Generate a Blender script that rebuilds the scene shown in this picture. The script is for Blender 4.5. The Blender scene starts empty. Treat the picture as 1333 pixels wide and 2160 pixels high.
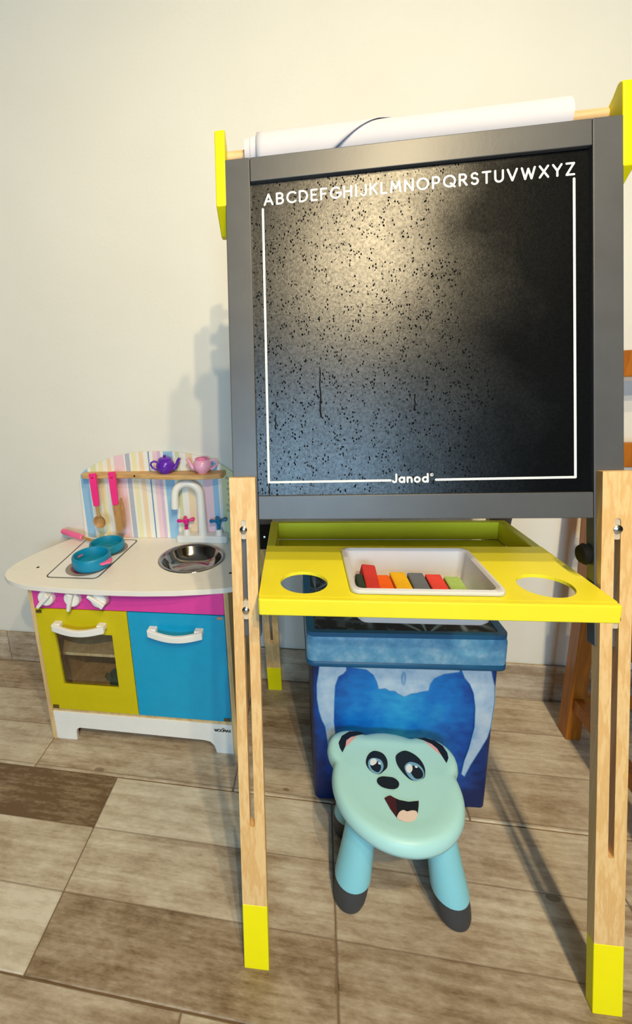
import bpy, bmesh, math, random
from math import sin, cos, tan, pi, radians as R
from mathutils import Vector, Matrix
from mathutils.geometry import tessellate_polygon

scene = bpy.context.scene
COL = scene.collection
random.seed(7)

# ------------------------------------------------------------------ camera
f_px = 944.036
cam_data = bpy.data.cameras.new('camera')
cam_data.sensor_fit = 'VERTICAL'
cam_data.sensor_height = 36.0
cam_data.lens = f_px / 2160 * 36
cam_data.shift_x = (666.5 - 500.73) / 2160
cam_data.shift_y = -(1080 - 975.56) / 2160
cam_data.clip_start = 0.02
cam = bpy.data.objects.new('camera', cam_data)
COL.objects.link(cam)
rt = Vector((0.9838, 0.1716, -0.0529)).normalized()
fw = Vector((-0.180, 0.956, -0.230)).normalized()
rt = (rt - fw * rt.dot(fw)).normalized()
up = rt.cross(fw)
m = Matrix((rt, up, -fw)).transposed().to_4x4()
m.translation = Vector((0.238, -1.263, 1.041))
cam.matrix_world = m
scene.camera = cam

# ------------------------------------------------------------------ world, daylight, exposure
scene.view_settings.view_transform = 'Standard'
scene.view_settings.look = 'None'
scene.view_settings.gamma = 1.0
scene.view_settings.use_curve_mapping = False
scene.view_settings.exposure = 0.04
world = bpy.data.worlds.new('world')
scene.world = world
world.use_nodes = True
world.node_tree.nodes['Background'].inputs[0].default_value = (0.62, 0.78, 1.0, 1)
world.node_tree.nodes['Background'].inputs[1].default_value = 0.5

WIN = (-0.35, 1.25, 0.85, 2.10)      # window opening x0 x1 z0 z1 in the wall behind the camera
ROOM = (-2.6, 4.2, -4.4, 0.01, 2.74)
day = bpy.data.lights.new('daylight', 'AREA')
day.shape = 'RECTANGLE'
day.size = WIN[1] - WIN[0]
day.size_y = WIN[3] - WIN[2]
day.energy = 104
day.color = (0.45, 0.73, 1.0)
day_o = bpy.data.objects.new('daylight', day)
COL.objects.link(day_o)
day_o.location = ((WIN[0] + WIN[1]) / 2, ROOM[2] - 0.16, (WIN[2] + WIN[3]) / 2)
day_o.rotation_euler = (R(90), 0, 0)

LAMP_POS = [(0.77, -1.60, 2.60), (0.80, -2.23, 2.60), (0.75, -2.76, 2.60)]
LAMP_W = [60, 94, 108]
LAMP_COL = (1.0, 0.80, 0.48)

# ------------------------------------------------------------------ helpers
def lin(c):
    return tuple(((v / 255) / 12.92 if v / 255 <= 0.04045 else ((v / 255 + 0.055) / 1.055) ** 2.4) for v in c) + (1,)

def smooth_by_angle(me, deg=35):
    for p in me.polygons:
        p.use_smooth = True
    me.set_sharp_from_angle(angle=R(deg))

class MB:
    """collects geometry for one mesh object"""
    def __init__(s):
        s.v = []; s.f = []
    def add(s, vs, fs):
        n = len(s.v)
        s.v += [tuple(x) for x in vs]
        s.f += [tuple(i + n for i in q) for q in fs]
        return s
    def box(s, x0, x1, y0, y1, z0, z1, f=None):
        vs = [(x, y, z) for x in (x0, x1) for y in (y0, y1) for z in (z0, z1)]
        if f: vs = [f(*q) for q in vs]
        return s.add(vs, [(0, 1, 3, 2), (4, 6, 7, 5), (0, 4, 5, 1), (2, 3, 7, 6), (0, 2, 6, 4), (1, 5, 7, 3)])
    def prism(s, outline, w0, w1, f, holes=()):
        loops = [list(outline)] + [list(h) for h in holes]
        flat = [p for l in loops for p in l]
        tris = tessellate_polygon([[Vector((p[0], p[1], 0)) for p in l] for l in loops])
        n = len(flat)
        vs = [f(p[0], p[1], w0) for p in flat] + [f(p[0], p[1], w1) for p in flat]
        fs = []
        if not holes:
            fs += [tuple(range(n)), tuple(n + i for i in range(n))] if is_convex(outline) else [tuple(t) for t in tris] + [tuple(n + i for i in t) for t in tris]
        else:
            fs += [tuple(t) for t in tris] + [tuple(n + i for i in t) for t in tris]
        k = 0
        for l in loops:
            m_ = len(l)
            for i in range(m_):
                a, b = k + i, k + (i + 1) % m_
                fs.append((a, b, n + b, n + a))
            k += m_
        return s.add(vs, fs)
    def flat(s, outline, w, f):
        tris = tessellate_polygon([[Vector((p[0], p[1], 0)) for p in outline]])
        return s.add([f(p[0], p[1], w) for p in outline], [tuple(t) for t in tris])
    def lathe(s, prof, n=32, c=(0, 0, 0), ax=None, sx=1, sy=1):
        """prof: list of (r,h); around z (or matrix ax)"""
        vs = []; fs = []
        rows = []
        for r, h in prof:
            if r < 1e-6:
                rows.append([len(vs)]); vs.append(Vector((0, 0, h)))
            else:
                rows.append([len(vs) + i for i in range(n)])
                vs += [Vector((r * cos(2 * pi * i / n) * sx, r * sin(2 * pi * i / n) * sy, h)) for i in range(n)]
        for a, b in zip(rows, rows[1:]):
            for i in range(n):
                j = (i + 1) % n
                q = (a[i % len(a)], a[j % len(a)], b[j % len(b)], b[i % len(b)])
                q = tuple(dict.fromkeys(q))
                if len(q) > 2: fs.append(q)
        if ax is not None: vs = [ax @ q for q in vs]
        c = Vector(c)
        return s.add([q + c for q in vs], fs)
    def tube(s, path, rad, n=12, caps=True, flat=1.0):
        path = [Vector(p) for p in path]
        if not hasattr(rad, '__len__'): rad = [rad] * len(path)
        vs = []; fs = []
        prev = None
        for i, p in enumerate(path):
            t = (path[min(i + 1, len(path) - 1)] - path[max(i - 1, 0)]).normalized()
            if prev is None:
                a = Vector((0, 0, 1)) if abs(t.z) < 0.9 else Vector((1, 0, 0))
                nx = t.cross(a).normalized()
            else:
                nx = (prev - t * prev.dot(t)).normalized()
            prev = nx
            ny = t.cross(nx)
            for k in range(n):
                an = 2 * pi * k / n
                vs.append(p + rad[i] * (cos(an) * nx + flat * sin(an) * ny))
        for i in range(len(path) - 1):
            for k in range(n):
                j = (k + 1) % n
                fs.append((i * n + k, i * n + j, (i + 1) * n + j, (i + 1) * n + k))
        if caps:
            fs.append(tuple(range(n - 1, -1, -1)))
            fs.append(tuple((len(path) - 1) * n + k for k in range(n)))
        return s.add(vs, fs)
    def strokes(s, polys, wd, w, f):
        """round-ended monoline lettering, flat on a plane"""
        for pl in polys:
            for (x0, y0), (x1, y1) in zip(pl, pl[1:]):
                d = math.hypot(x1 - x0, y1 - y0) or 1e-9
                nx, ny = -(y1 - y0) / d * wd / 2, (x1 - x0) / d * wd / 2
                w += 3e-6
                s.add([f(x0 + nx, y0 + ny, w), f(x1 + nx, y1 + ny, w), f(x1 - nx, y1 - ny, w), f(x0 - nx, y0 - ny, w)], [(0, 1, 2, 3)])
            for (x, y) in pl:
                w += 3e-6
                s.add([f(x + wd / 2 * cos(k * pi / 5), y + wd / 2 * sin(k * pi / 5), w) for k in range(10)], [tuple(range(10))])
        return s
    def build(s, name, mat, parent=None, bevel=0, seg=2, smooth=35, subd=0):
        me = bpy.data.meshes.new(name)
        me.from_pydata(s.v, [], s.f)
        bm = bmesh.new(); bm.from_mesh(me)
        bmesh.ops.recalc_face_normals(bm, faces=bm.faces)
        bm.to_mesh(me); bm.free()
        o = bpy.data.objects.new(name, me)
        COL.objects.link(o)
        if mat: me.materials.append(mat)
        if parent: o.parent = parent
        if smooth: smooth_by_angle(me, smooth)
        if bevel:
            b = o.modifiers.new('bevel', 'BEVEL'); b.width = bevel; b.segments = seg
            b.limit_method = 'ANGLE'; b.angle_limit = R(40); b.harden_normals = True
        if subd:
            b = o.modifiers.new('sub', 'SUBSURF'); b.levels = subd; b.render_levels = subd
        return o

def is_convex(p):
    sg = 0
    n = len(p)
    for i in range(n):
        a, b, c = p[i], p[(i + 1) % n], p[(i + 2) % n]
        cr = (b[0] - a[0]) * (c[1] - b[1]) - (b[1] - a[1]) * (c[0] - b[0])
        if abs(cr) < 1e-12: continue
        if sg == 0: sg = 1 if cr > 0 else -1
        elif (cr > 0) != (sg > 0): return False
    return True

def empty(name, loc=(0, 0, 0), rz=0):
    o = bpy.data.objects.new(name, None)
    COL.objects.link(o)
    o.location = loc; o.rotation_euler = (0, 0, rz)
    o.empty_display_size = 0.05
    return o
def tag(o, label, cat, group=None):
    o['label'] = label; o['category'] = cat
    if group: o['group'] = group
    return o
def struct(o, label=None):
    o['kind'] = 'structure'
    if label: o['label'] = label
    return o
def rrect(x0, x1, y0, y1, r, n=5):
    pts = []
    for cx, cy, a in ((x1 - r, y1 - r, 0), (x0 + r, y1 - r, pi / 2), (x0 + r, y0 + r, pi), (x1 - r, y0 + r, 3 * pi / 2)):
        for k in range(n + 1):
            an = a + pi / 2 * k / n
            pts.append((cx + r * cos(an), cy + r * sin(an)))
    return pts
def circ(x, y, r, n=32, ry=None):
    return [(x + r * cos(2 * pi * k / n), y + (ry or r) * sin(2 * pi * k / n)) for k in range(n)]
def smooth_loop(pts, k=4):
    out = []
    n = len(pts)
    for i in range(n):
        p0, p1, p2, p3 = pts[i - 1], pts[i], pts[(i + 1) % n], pts[(i + 2) % n]
        for j in range(k):
            t = j / k
            out.append(tuple(0.5 * (2 * p1[a] + (p2[a] - p0[a]) * t + (2 * p0[a] - 5 * p1[a] + 4 * p2[a] - p3[a]) * t * t + (3 * p1[a] - p0[a] - 3 * p2[a] + p3[a]) * t ** 3) for a in (0, 1)))
    return out

# ------------------------------------------------------------------ materials
class NT:
    def __init__(s, name):
        s.m = bpy.data.materials.new(name); s.m.use_nodes = True
        s.t = s.m.node_tree; s.b = s.t.nodes['Principled BSDF']
    def n(s, typ, **kw):
        nd = s.t.nodes.new('ShaderNode' + typ)
        for k, v in kw.items(): setattr(nd, k, v)
        return nd
    def l(s, a, b):
        s.t.links.new(a, b)
    def math(s, op, a, b=None, clamp=False):
        nd = s.n('Math', operation=op); nd.use_clamp = clamp
        for i, q in enumerate((a, b)):
            if q is None: continue
            if isinstance(q, (int, float)): nd.inputs[i].default_value = q
            else: s.l(q, nd.inputs[i])
        return nd.outputs[0]
    def ramp(s, fac, stops, interp='LINEAR'):
        nd = s.n('ValToRGB'); cr = nd.color_ramp; cr.interpolation = interp
        while len(cr.elements) < len(stops): cr.elements.new(0.5)
        for e, (p, c) in zip(cr.elements, stops):
            e.position = p; e.color = c if len(c) == 4 else tuple(c) + (1,)
        s.l(fac, nd.inputs[0]); return nd.outputs[0]
    def noise(s, vec, scale, detail=3, rough=0.55):
        nd = s.n('TexNoise'); nd.inputs['Scale'].default_value = scale
        nd.inputs['Detail'].default_value = detail; nd.inputs['Roughness'].default_value = rough
        if vec is not None: s.l(vec, nd.inputs['Vector'])
        return nd.outputs['Fac']
    def mapv(s, vec, scale=(1, 1, 1), loc=(0, 0, 0), rot=(0, 0, 0)):
        nd = s.n('Mapping'); nd.inputs['Scale'].default_value = scale; nd.inputs['Location'].default_value = loc
        nd.inputs['Rotation'].default_value = rot
        s.l(vec, nd.inputs['Vector']); return nd.outputs[0]
    def obj(s):
        return s.n('TexCoord').outputs['Object']
    def mix(s, fac, a, b, mode='MIX'):
        nd = s.n('Mix', data_type='RGBA', blend_type=mode)
        for i, q in ((0, fac), (6, a), (7, b)):
            if isinstance(q, (int, float)): nd.inputs[i].default_value = q
            elif isinstance(q, tuple): nd.inputs[i].default_value = q
            else: s.l(q, nd.inputs[i])
        return nd.outputs[2]
    def bump(s, h, strength=0.2, dist=0.001):
        nd = s.n('Bump'); nd.inputs['Strength'].default_value = strength; nd.inputs['Distance'].default_value = dist
        s.l(h, nd.inputs['Height']); s.l(nd.outputs[0], s.b.inputs['Normal'])

def pm(name, rgb, rough=0.5, metal=0, spec=0.5, var=0.06, vscale=30, bump=0.0, bscale=200):
    t = NT(name); b = t.b
    c = lin(rgb)
    b.inputs['Roughness'].default_value = rough; b.inputs['Metallic'].default_value = metal
    b.inputs['Specular IOR Level'].default_value = spec
    co = t.obj()
    if var:
        nz = t.noise(co, vscale)
        lo = tuple(x * (1 - var) for x in c[:3]) + (1,); hi = tuple(min(1, x * (1 + var)) for x in c[:3]) + (1,)
        t.l(t.ramp(nz, [(0.3, lo), (0.7, hi)]), b.inputs['Base Color'])
    else:
        b.inputs['Base Color'].default_value = c
    if bump: t.bump(t.noise(co, bscale), bump, 0.001)
    return t.m

def wood(name, light, dark, scale=(38, 38, 2.2), rough=0.5, amt=0.5):
    t = NT(name); co = t.obj()
    v = t.mapv(co, scale)
    n1 = t.noise(v, 1.0, 4, 0.6)
    ring = t.math('SINE', t.math('MULTIPLY', n1, 26))
    ring = t.math('ADD', t.math('MULTIPLY', ring, 0.5), 0.5)
    fine = t.noise(t.mapv(co, tuple(s * 8 for s in scale)), 1.0, 2)
    k = t.math('ADD', t.math('MULTIPLY', ring, amt), t.math('MULTIPLY', fine, 0.35))
    t.l(t.ramp(k, [(0.1, lin(light)), (0.95, lin(dark))]), t.b.inputs['Base Color'])
    t.b.inputs['Roughness'].default_value = rough
    t.bump(fine, 0.12, 0.0006)
    return t.m

def tile_material():
    t = NT('wood_look_tile'); co = t.obj()
    oi = t.n('ObjectInfo')
    sep = t.n('SeparateXYZ'); t.l(co, sep.inputs[0])
    yy = t.math('DIVIDE', t.math('ADD', sep.outputs[1], 0.1935), 0.129)
    idx = t.math('FLOOR', yy)
    cs = t.n('SeparateColor'); t.l(oi.outputs['Color'], cs.inputs[0])
    m0 = t.math('LESS_THAN', idx, 0.5); m2 = t.math('GREATER_THAN', idx, 1.5)
    m1 = t.math('SUBTRACT', 1.0, t.math('ADD', m0, m2))
    tone = t.math('ADD', t.math('ADD', t.math('MULTIPLY', m0, cs.outputs[0]), t.math('MULTIPLY', m1, cs.outputs[1])), t.math('MULTIPLY', m2, cs.outputs[2]))
    off = t.math('ADD', t.math('MULTIPLY', oi.outputs['Random'], 60), t.math('MULTIPLY', idx, 7.3))
    cb = t.n('CombineXYZ')
    t.l(sep.outputs[0], cb.inputs[0]); t.l(t.math('ADD', sep.outputs[1], sep.outputs[2]), cb.inputs[1]); t.l(off, cb.inputs[2])
    v = cb.outputs[0]
    streak = t.noise(t.mapv(v, (3.0, 62, 1)), 1.0, 6, 0.68)
    blot = t.noise(t.mapv(v, (7, 13, 1)), 1.0, 5, 0.6)
    fine = t.noise(t.mapv(v, (60, 190, 1)), 1.0, 4, 0.7)
    scr = t.noise(t.mapv(v, (22, 60, 1), rot=(0, 0, 0.5)), 1.0, 6, 0.7)
    a = t.math('MULTIPLY', t.math('SUBTRACT', streak, 0.5), 0.95)
    b = t.math('MULTIPLY', t.math('SUBTRACT', blot, 0.5), 1.0)
    c = t.math('MULTIPLY', t.math('SUBTRACT', fine, 0.5), 0.5)
    d = t.math('MULTIPLY', t.math('SUBTRACT', scr, 0.5), 0.7)
    k = t.math('ADD', tone, t.math('ADD', t.math('ADD', a, b), t.math('ADD', c, d)), True)
    col = t.ramp(k, [(0.0, lin((108, 85, 60))), (0.25, lin((147, 127, 103))), (0.5, lin((175, 158, 137))), (0.75, lin((199, 187, 167))), (1.0, lin((217, 209, 193)))])
    # printed joint between the planks of one tile
    fr = t.math('FRACT', yy)
    e = t.math('LESS_THAN', t.math('MINIMUM', fr, t.math('SUBTRACT', 1.0, fr)), 0.012)
    # small dark knots
    vor = t.n('TexVoronoi'); vor.inputs['Scale'].default_value = 1.0; t.l(t.mapv(v, (4.5, 9, 1)), vor.inputs['Vector'])
    kn = t.math('MULTIPLY', t.math('LESS_THAN', vor.outputs['Distance'], 0.06), 0.6)
    dk = t.math('MAXIMUM', t.math('MULTIPLY', e, 0.45), kn)
    col = t.mix(dk, col, lin((98, 70, 48)))
    t.l(col, t.b.inputs['Base Color'])
    t.l(t.math('ADD', t.math('MULTIPLY', streak, 0.2), 0.42), t.b.inputs['Roughness'])
    t.b.inputs['Specular IOR Level'].default_value = 0.35
    t.bump(t.math('ADD', streak, fine), 0.15, 0.0008)
    return t.m

def wall_material():
    t = NT('plaster'); co = t.obj()
    n = t.noise(co, 2.2, 4)
    t.l(t.ramp(n, [(0.3, lin((228, 225, 215))), (0.7, lin((233, 231, 222)))]), t.b.inputs['Base Color'])
    t.b.inputs['Roughness'].default_value = 0.75
    t.bump(t.math('ADD', t.noise(co, 9, 5), t.math('MULTIPLY', t.noise(co, 120, 2), 0.25)), 0.22, 0.004)
    return t.m

def chalk_material():
    t = NT('chalkboard_paint'); co = t.obj()
    sep = t.n('SeparateXYZ'); t.l(co, sep.inputs[0])
    n = t.noise(co, 5, 4)
    # wiped, still damp area: left and centre of the board
    g = t.math('SUBTRACT', 0.10, sep.outputs[0])
    g = t.math('ADD', t.math('MULTIPLY', g, 4.5), t.math('MULTIPLY', t.math('SUBTRACT', n, 0.5), 2.2))
    damp = t.math('ADD', g, 0.35, True)
    v = t.n('TexVoronoi'); v.inputs['Scale'].default_value = 210; v.inputs['Randomness'].default_value = 1
    t.l(t.mapv(co, (1.2, 1, 0.75)), v.inputs['Vector'])
    gate = t.math('GREATER_THAN', t.noise(co, 70, 3), 0.50)
    spot = t.math('MULTIPLY', t.math('LESS_THAN', v.outputs['Distance'], 0.30), gate)
    spot = t.math('MULTIPLY', spot, t.math('GREATER_THAN', damp, 0.45))
    grain = t.noise(co, 420, 2)
    wipe = t.noise(t.mapv(co, (9, 9, 4), rot=(0, 0.5, 0)), 1, 5)
    t.b.inputs['Base Color'].default_value = (0.0035, 0.0042, 0.005, 1)
    rg = t.math('ADD', 0.26, t.math('MULTIPLY', wipe, 0.14))
    t.l(t.math('ADD', rg, t.math('MULTIPLY', spot, 0.5)), t.b.inputs['Roughness'])
    wet = t.ramp(t.noise(co, 240, 3, 0.7), [(0.36, (0.55, 0.55, 0.55, 1)), (0.6, (1, 1, 1, 1))])
    wv = t.n('SeparateColor'); t.l(wet, wv.inputs[0])
    sp = t.math('MULTIPLY', t.math('ADD', 0.12, t.math('MULTIPLY', damp, 0.66)), wv.outputs[0])
    t.l(t.math('MULTIPLY', sp, t.math('SUBTRACT', 1.0, t.math('MULTIPLY', spot, 0.9))), t.b.inputs['Specular IOR Level'])
    h = t.math('ADD', t.math('MULTIPLY', grain, 0.8), t.math('MULTIPLY', spot, 1.0))
    t.bump(h, 0.3, 0.0005)
    return t.m

def stripe_material():
    t = NT('striped_paper'); co = t.obj()
    sep = t.n('SeparateXYZ'); t.l(co, sep.inputs[0])
    x = t.math('DIVIDE', sep.outputs[0], 0.54)
    W = (240, 238, 230); Bl = (150, 196, 228); Gn = (216, 222, 178); Pe = (240, 216, 180); Pk = (238, 206, 216); Ye = (238, 232, 186); Li = (216, 190, 214); Dk = (112, 150, 190); Gr = (178, 186, 200)
    seq = [(0.0, W), (0.045, Bl), (0.095, W), (0.115, Gn), (0.15, W), (0.165, Ye), (0.195, W), (0.22, Pe), (0.245, W), (0.265, Pk), (0.325, W), (0.335, Gr), (0.36, W), (0.375, Ye), (0.40, W), (0.415, Pe), (0.445, W), (0.47, Dk), (0.478, W), (0.50, Pk), (0.525, Li), (0.545, W), (0.56, Bl), (0.615, W), (0.63, Gn), (0.655, W), (0.69, Pe), (0.73, W), (0.78, Pk), (0.835, Bl), (0.865, W), (0.885, Gn)]
    t.l(t.ramp(x, [(p, lin(c)) for p, c in seq], 'CONSTANT'), t.b.inputs['Base Color'])
    t.b.inputs['Roughness'].default_value = 0.4
    return t.m

def box_print_material():
    t = NT('printed_blue_fabric'); co = t.obj()
    n = t.noise(co, 7, 4); n2 = t.noise(t.mapv(co, (30, 30, 45)), 1, 4)
    sep = t.n('SeparateXYZ'); t.l(co, sep.inputs[0])
    # printed picture: lighter blue in the upper middle, navy round the edges
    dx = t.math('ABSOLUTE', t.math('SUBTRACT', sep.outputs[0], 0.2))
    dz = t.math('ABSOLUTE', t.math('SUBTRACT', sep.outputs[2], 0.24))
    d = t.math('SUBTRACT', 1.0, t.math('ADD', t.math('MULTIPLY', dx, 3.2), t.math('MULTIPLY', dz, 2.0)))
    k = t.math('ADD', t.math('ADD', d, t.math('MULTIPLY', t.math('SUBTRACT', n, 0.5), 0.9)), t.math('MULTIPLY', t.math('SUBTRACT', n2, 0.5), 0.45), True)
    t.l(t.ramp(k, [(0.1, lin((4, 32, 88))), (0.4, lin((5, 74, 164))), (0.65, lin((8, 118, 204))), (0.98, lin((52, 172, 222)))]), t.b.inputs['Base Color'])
    t.b.inputs['Roughness'].default_value = 0.45
    return t.m
def cloud_material(name, a, b, c, scale=28, rough=0.45):
    t = NT(name); co = t.obj()
    k = t.noise(co, scale, 5, 0.65)
    t.l(t.ramp(k, [(0.3, lin(a)), (0.5, lin(b)), (0.7, lin(c))]), t.b.inputs['Base Color'])
    t.b.inputs['Roughness'].default_value = rough
    return t.m
def star_material():
    """black lid cloth printed with pale frost stars"""
    t = NT('frost_star_print'); co = t.obj()
    v = t.n('TexVoronoi'); v.inputs['Scale'].default_value = 6.5; v.voronoi_dimensions = '2D'; t.l(co, v.inputs['Vector'])
    sub = t.n('VectorMath', operation='SUBTRACT'); t.l(t.mapv(co, (6.5, 6.5, 6.5)), sub.inputs[0])
    sc = t.n('VectorMath', operation='SCALE'); t.l(v.outputs['Position'], sc.inputs[0]); sc.inputs['Scale'].default_value = 6.5
    t.l(sc.outputs[0], sub.inputs[1])
    s2 = t.n('SeparateXYZ'); t.l(sub.outputs[0], s2.inputs[0])
    an = t.math('ARCTAN2', s2.outputs[1], s2.outputs[0])
    ray = t.math('POWER', t.math('ABSOLUTE', t.math('COSINE', t.math('MULTIPLY', an, 4))), 14)
    fall = t.math('SUBTRACT', 0.62, v.outputs['Distance'], True)
    k = t.math('MULTIPLY', ray, t.math('MULTIPLY', fall, 1.5), True)
    k2 = t.math('MULTIPLY', t.math('GREATER_THAN', t.noise(co, 34, 4), 0.58), 0.12)
    t.l(t.ramp(t.math('MAXIMUM', k, k2), [(0, lin((8, 12, 18))), (0.7, lin((150, 175, 190)))]), t.b.inputs['Base Color'])
    t.b.inputs['Roughness'].default_value = 0.35
    return t.m

def glass_material():
    t = NT('clear_pane')
    tr = t.n('BsdfTransparent'); gl = t.n('BsdfGlossy'); gl.inputs['Roughness'].default_value = 0.05
    fr = t.n('Fresnel'); fr.inputs[0].default_value = 1.3
    mx = t.n('MixShader'); t.l(fr.outputs[0], mx.inputs[0]); t.l(tr.outputs[0], mx.inputs[1]); t.l(gl.outputs[0], mx.inputs[2])
    out = t.t.nodes['Material Output']; t.l(mx.outputs[0], out.inputs[0])
    return t.m
def emit_material(name, rgb, strength):
    t = NT(name)
    t.b.inputs['Emission Color'].default_value = rgb + (1,); t.b.inputs['Emission Strength'].default_value = strength
    return t.m

M = {}
M['tile'] = tile_material(); M['wall'] = wall_material()
M['grout'] = pm('grout', (126, 104, 82), 0.9)
M['ceil'] = pm('ceiling_paint', (150, 147, 140), 0.9, var=0.02)
M['roomwall'] = pm('room_paint', (96, 91, 85), 0.9, var=0.03, vscale=3)
M['white'] = pm('white_gloss', (240, 240, 236), 0.35, var=0.02)
M['frame'] = pm('grey_paint', (84, 85, 88), 0.36, spec=0.5, var=0.08, vscale=18, bump=0.08, bscale=160)
M['chalk'] = chalk_material()
M['print'] = pm('white_print', (240, 242, 240), 0.6, var=0.02)
M['leg'] = wood('pine', (240, 204, 146), (220, 170, 102), (60, 60, 0.9), 0.5, 0.5)
M['yellow'] = pm('yellow_lacquer', (255, 243, 6), 0.4, spec=0.35, var=0.02, vscale=12)
M['tray'] = pm('yellow_tray_lacquer', (253, 240, 52), 0.42, spec=0.35, var=0.03, vscale=12)
M['dowel'] = wood('beech_dowel', (232, 196, 148), (206, 164, 112), (2.5, 40, 40), 0.5, 0.4)
M['paper'] = pm('drawing_paper', (216, 213, 221), 0.8, var=0.015, vscale=14)
M['steel'] = pm('screw_steel', (205, 200, 190), 0.22, metal=1, var=0.08)
M['sleeve'] = pm('clear_sleeve', (205, 190, 168), 0.35, var=0.04)
M['black'] = pm('black_plastic', (14, 14, 16), 0.7, spec=0.25, var=0.1)
M['bin'] = pm('white_plastic_bin', (226, 226, 232), 0.35, var=0.015)
M['whiteboard'] = pm('whiteboard_sheet', (230, 230, 228), 0.3, var=0.01)
M['ply'] = wood('birch_edge', (226, 196, 142), (196, 156, 98), (30, 30, 4), 0.55, 0.45)
M['pink'] = pm('magenta_panel', (222, 66, 164), 0.4, var=0.03)
M['olive'] = pm('mustard_door', (206, 190, 2), 0.4, var=0.03)
M['cyan'] = pm('cyan_door', (0, 158, 206), 0.38, var=0.04)
M['counter'] = pm('cream_counter', (243, 239, 230), 0.38, var=0.015)
M['hob'] = pm('hob_white', (243, 242, 240), 0.3, var=0.01)
M['line'] = pm('hob_line', (84, 78, 74), 0.45, var=0.04)
M['ringgrey'] = pm('hob_ring_grey', (150, 138, 132), 0.4)
M['ringred'] = pm('hob_ring_red', (128, 26, 34), 0.4)
M['chrome'] = pm('sink_steel', (176, 170, 164), 0.13, metal=1, var=0.06, vscale=60)
M['stripe'] = stripe_material()
M['shelfwood'] = wood('shelf_wood', (220, 180, 120), (184, 138, 80), (5, 40, 40), 0.5, 0.5)
M['hotpink'] = pm('hot_pink_handle', (250, 48, 138), 0.45, var=0.05)
M['lolly'] = pm('soft_pink_handle', (250, 110, 160), 0.45, var=0.04)
M['spoonwood'] = wood('spoon_wood', (196, 146, 88), (164, 112, 60), (40, 40, 8), 0.5, 0.5)
M['teal'] = pm('teal_paint', (6, 138, 178), 0.45, var=0.04)
M['valveblue'] = pm('valve_blue', (10, 116, 166), 0.4, var=0.04)
M['valvepink'] = pm('valve_pink', (226, 28, 140), 0.4, var=0.04)
M['purple'] = pm('purple_plastic', (98, 40, 178), 0.22, var=0.03)
M['teapink'] = pm('pale_pink_plastic', (246, 178, 208), 0.24, var=0.02)
M['teapinkdk'] = pm('rose_plastic', (240, 130, 182), 0.24, var=0.02)
M['hinge'] = pm('brown_hinge', (96, 74, 34), 0.5, var=0.1)
M['ovendark'] = wood('oven_inside', (118, 84, 56), (82, 56, 36), (5, 30, 30), 0.6, 0.4)
M['ball'] = pm('teal_ball_plastic', (10, 110, 104), 0.25, var=0.03)
M['glass'] = glass_material()
M['boxblue'] = box_print_material()
M['lid'] = cloud_material('frosty_lid', (76, 146, 190), (112, 172, 208), (168, 204, 224), 26)
M['lidtrim'] = pm('lid_trim_blue', (22, 98, 142), 0.4, var=0.06)
M['silver'] = cloud_material('silver_print', (140, 176, 214), (176, 200, 226), (200, 214, 230), 22)
M['silverline'] = pm('silver_print_line', (96, 150, 200), 0.45)
M['star'] = star_material()
M['mint'] = pm('mint_plastic', (178, 231, 232), 0.42, var=0.02, vscale=10)
M['aqua'] = pm('aqua_plastic', (140, 215, 232), 0.38, var=0.02, vscale=10)
M['boot'] = pm('charcoal_rubber', (62, 64, 68), 0.6, var=0.08)
M['pblack'] = pm('print_black', (16, 17, 18), 0.4, var=0.05)
M['pwhite'] = pm('print_white', (236, 244, 248), 0.4, var=0.01)
M['pblue'] = pm('print_blue', (120, 176, 216), 0.4, var=0.02)
M['ppink'] = pm('print_pink', (236, 178, 176), 0.4, var=0.02)
M['pmouth'] = pm('print_maroon', (70, 18, 20), 0.4, var=0.2, vscale=40)
M['ptongue'] = pm('print_tongue', (236, 214, 204), 0.4, var=0.02)
M['chair'] = wood('orange_pine', (182, 108, 24), (146, 78, 12), (28, 28, 2.5), 0.4, 0.5)
CHALKS = [('green', (44, 66, 52)), ('red', (196, 52, 48)), ('orange', (250, 104, 14)), ('yellow', (252, 190, 14)), ('grey', (108, 116, 132)), ('coral', (236, 72, 62)), ('lime', (172, 206, 116))]
for n_, c_ in CHALKS: M['chalk_' + n_] = pm('chalk_' + n_, c_, 0.85, var=0.12, vscale=40, bump=0.3)
M['bulb'] = emit_material('lamp_bulb', LAMP_COL, 60)

# ------------------------------------------------------------------ the room
X0, X1, Y0, Y1, ZC = ROOM
def slab(name, x0, x1, y0, y1, z0, z1, mat, label):
    return struct(MB().box(x0, x1, y0, y1, z0, z1).build(name, mat, smooth=0), label)
floor = slab('floor', X0 - .1, X1 + .1, Y0 - .1, Y1 + .1, -0.12, -0.0035, M['grout'], 'wood-look tiled floor with taupe grout')
slab('wall_back', X0 - .1, X1 + .1, Y1, Y1 + .12, -0.12, ZC, M['wall'], 'off-white plaster wall behind the easel and toy kitchen')
slab('wall_left', X0 - .12, X0, Y0, Y1, -0.12, ZC, M['roomwall'], 'left wall of the room, outside the picture')
slab('wall_right', X1, X1 + .12, Y0, Y1, -0.12, ZC, M['roomwall'], 'right wall of the room, outside the picture')
slab('ceiling', X0 - .12, X1 + .12, Y0 - .12, Y1 + .12, ZC, ZC + .1, M['ceil'], 'plain ceiling')
wb = MB()
wx0, wx1, wz0, wz1 = WIN
wb.prism([(X0, -.12), (X1, -.12), (X1, ZC), (X0, ZC)], Y0 - .12, Y0, lambda x, z, w: (x, w, z), holes=[[(wx0, wz0), (wx1, wz0), (wx1, wz1), (wx0, wz1)]])
struct(wb.build('wall_front', M['roomwall'], smooth=0), 'wall behind the camera with a window')
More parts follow.
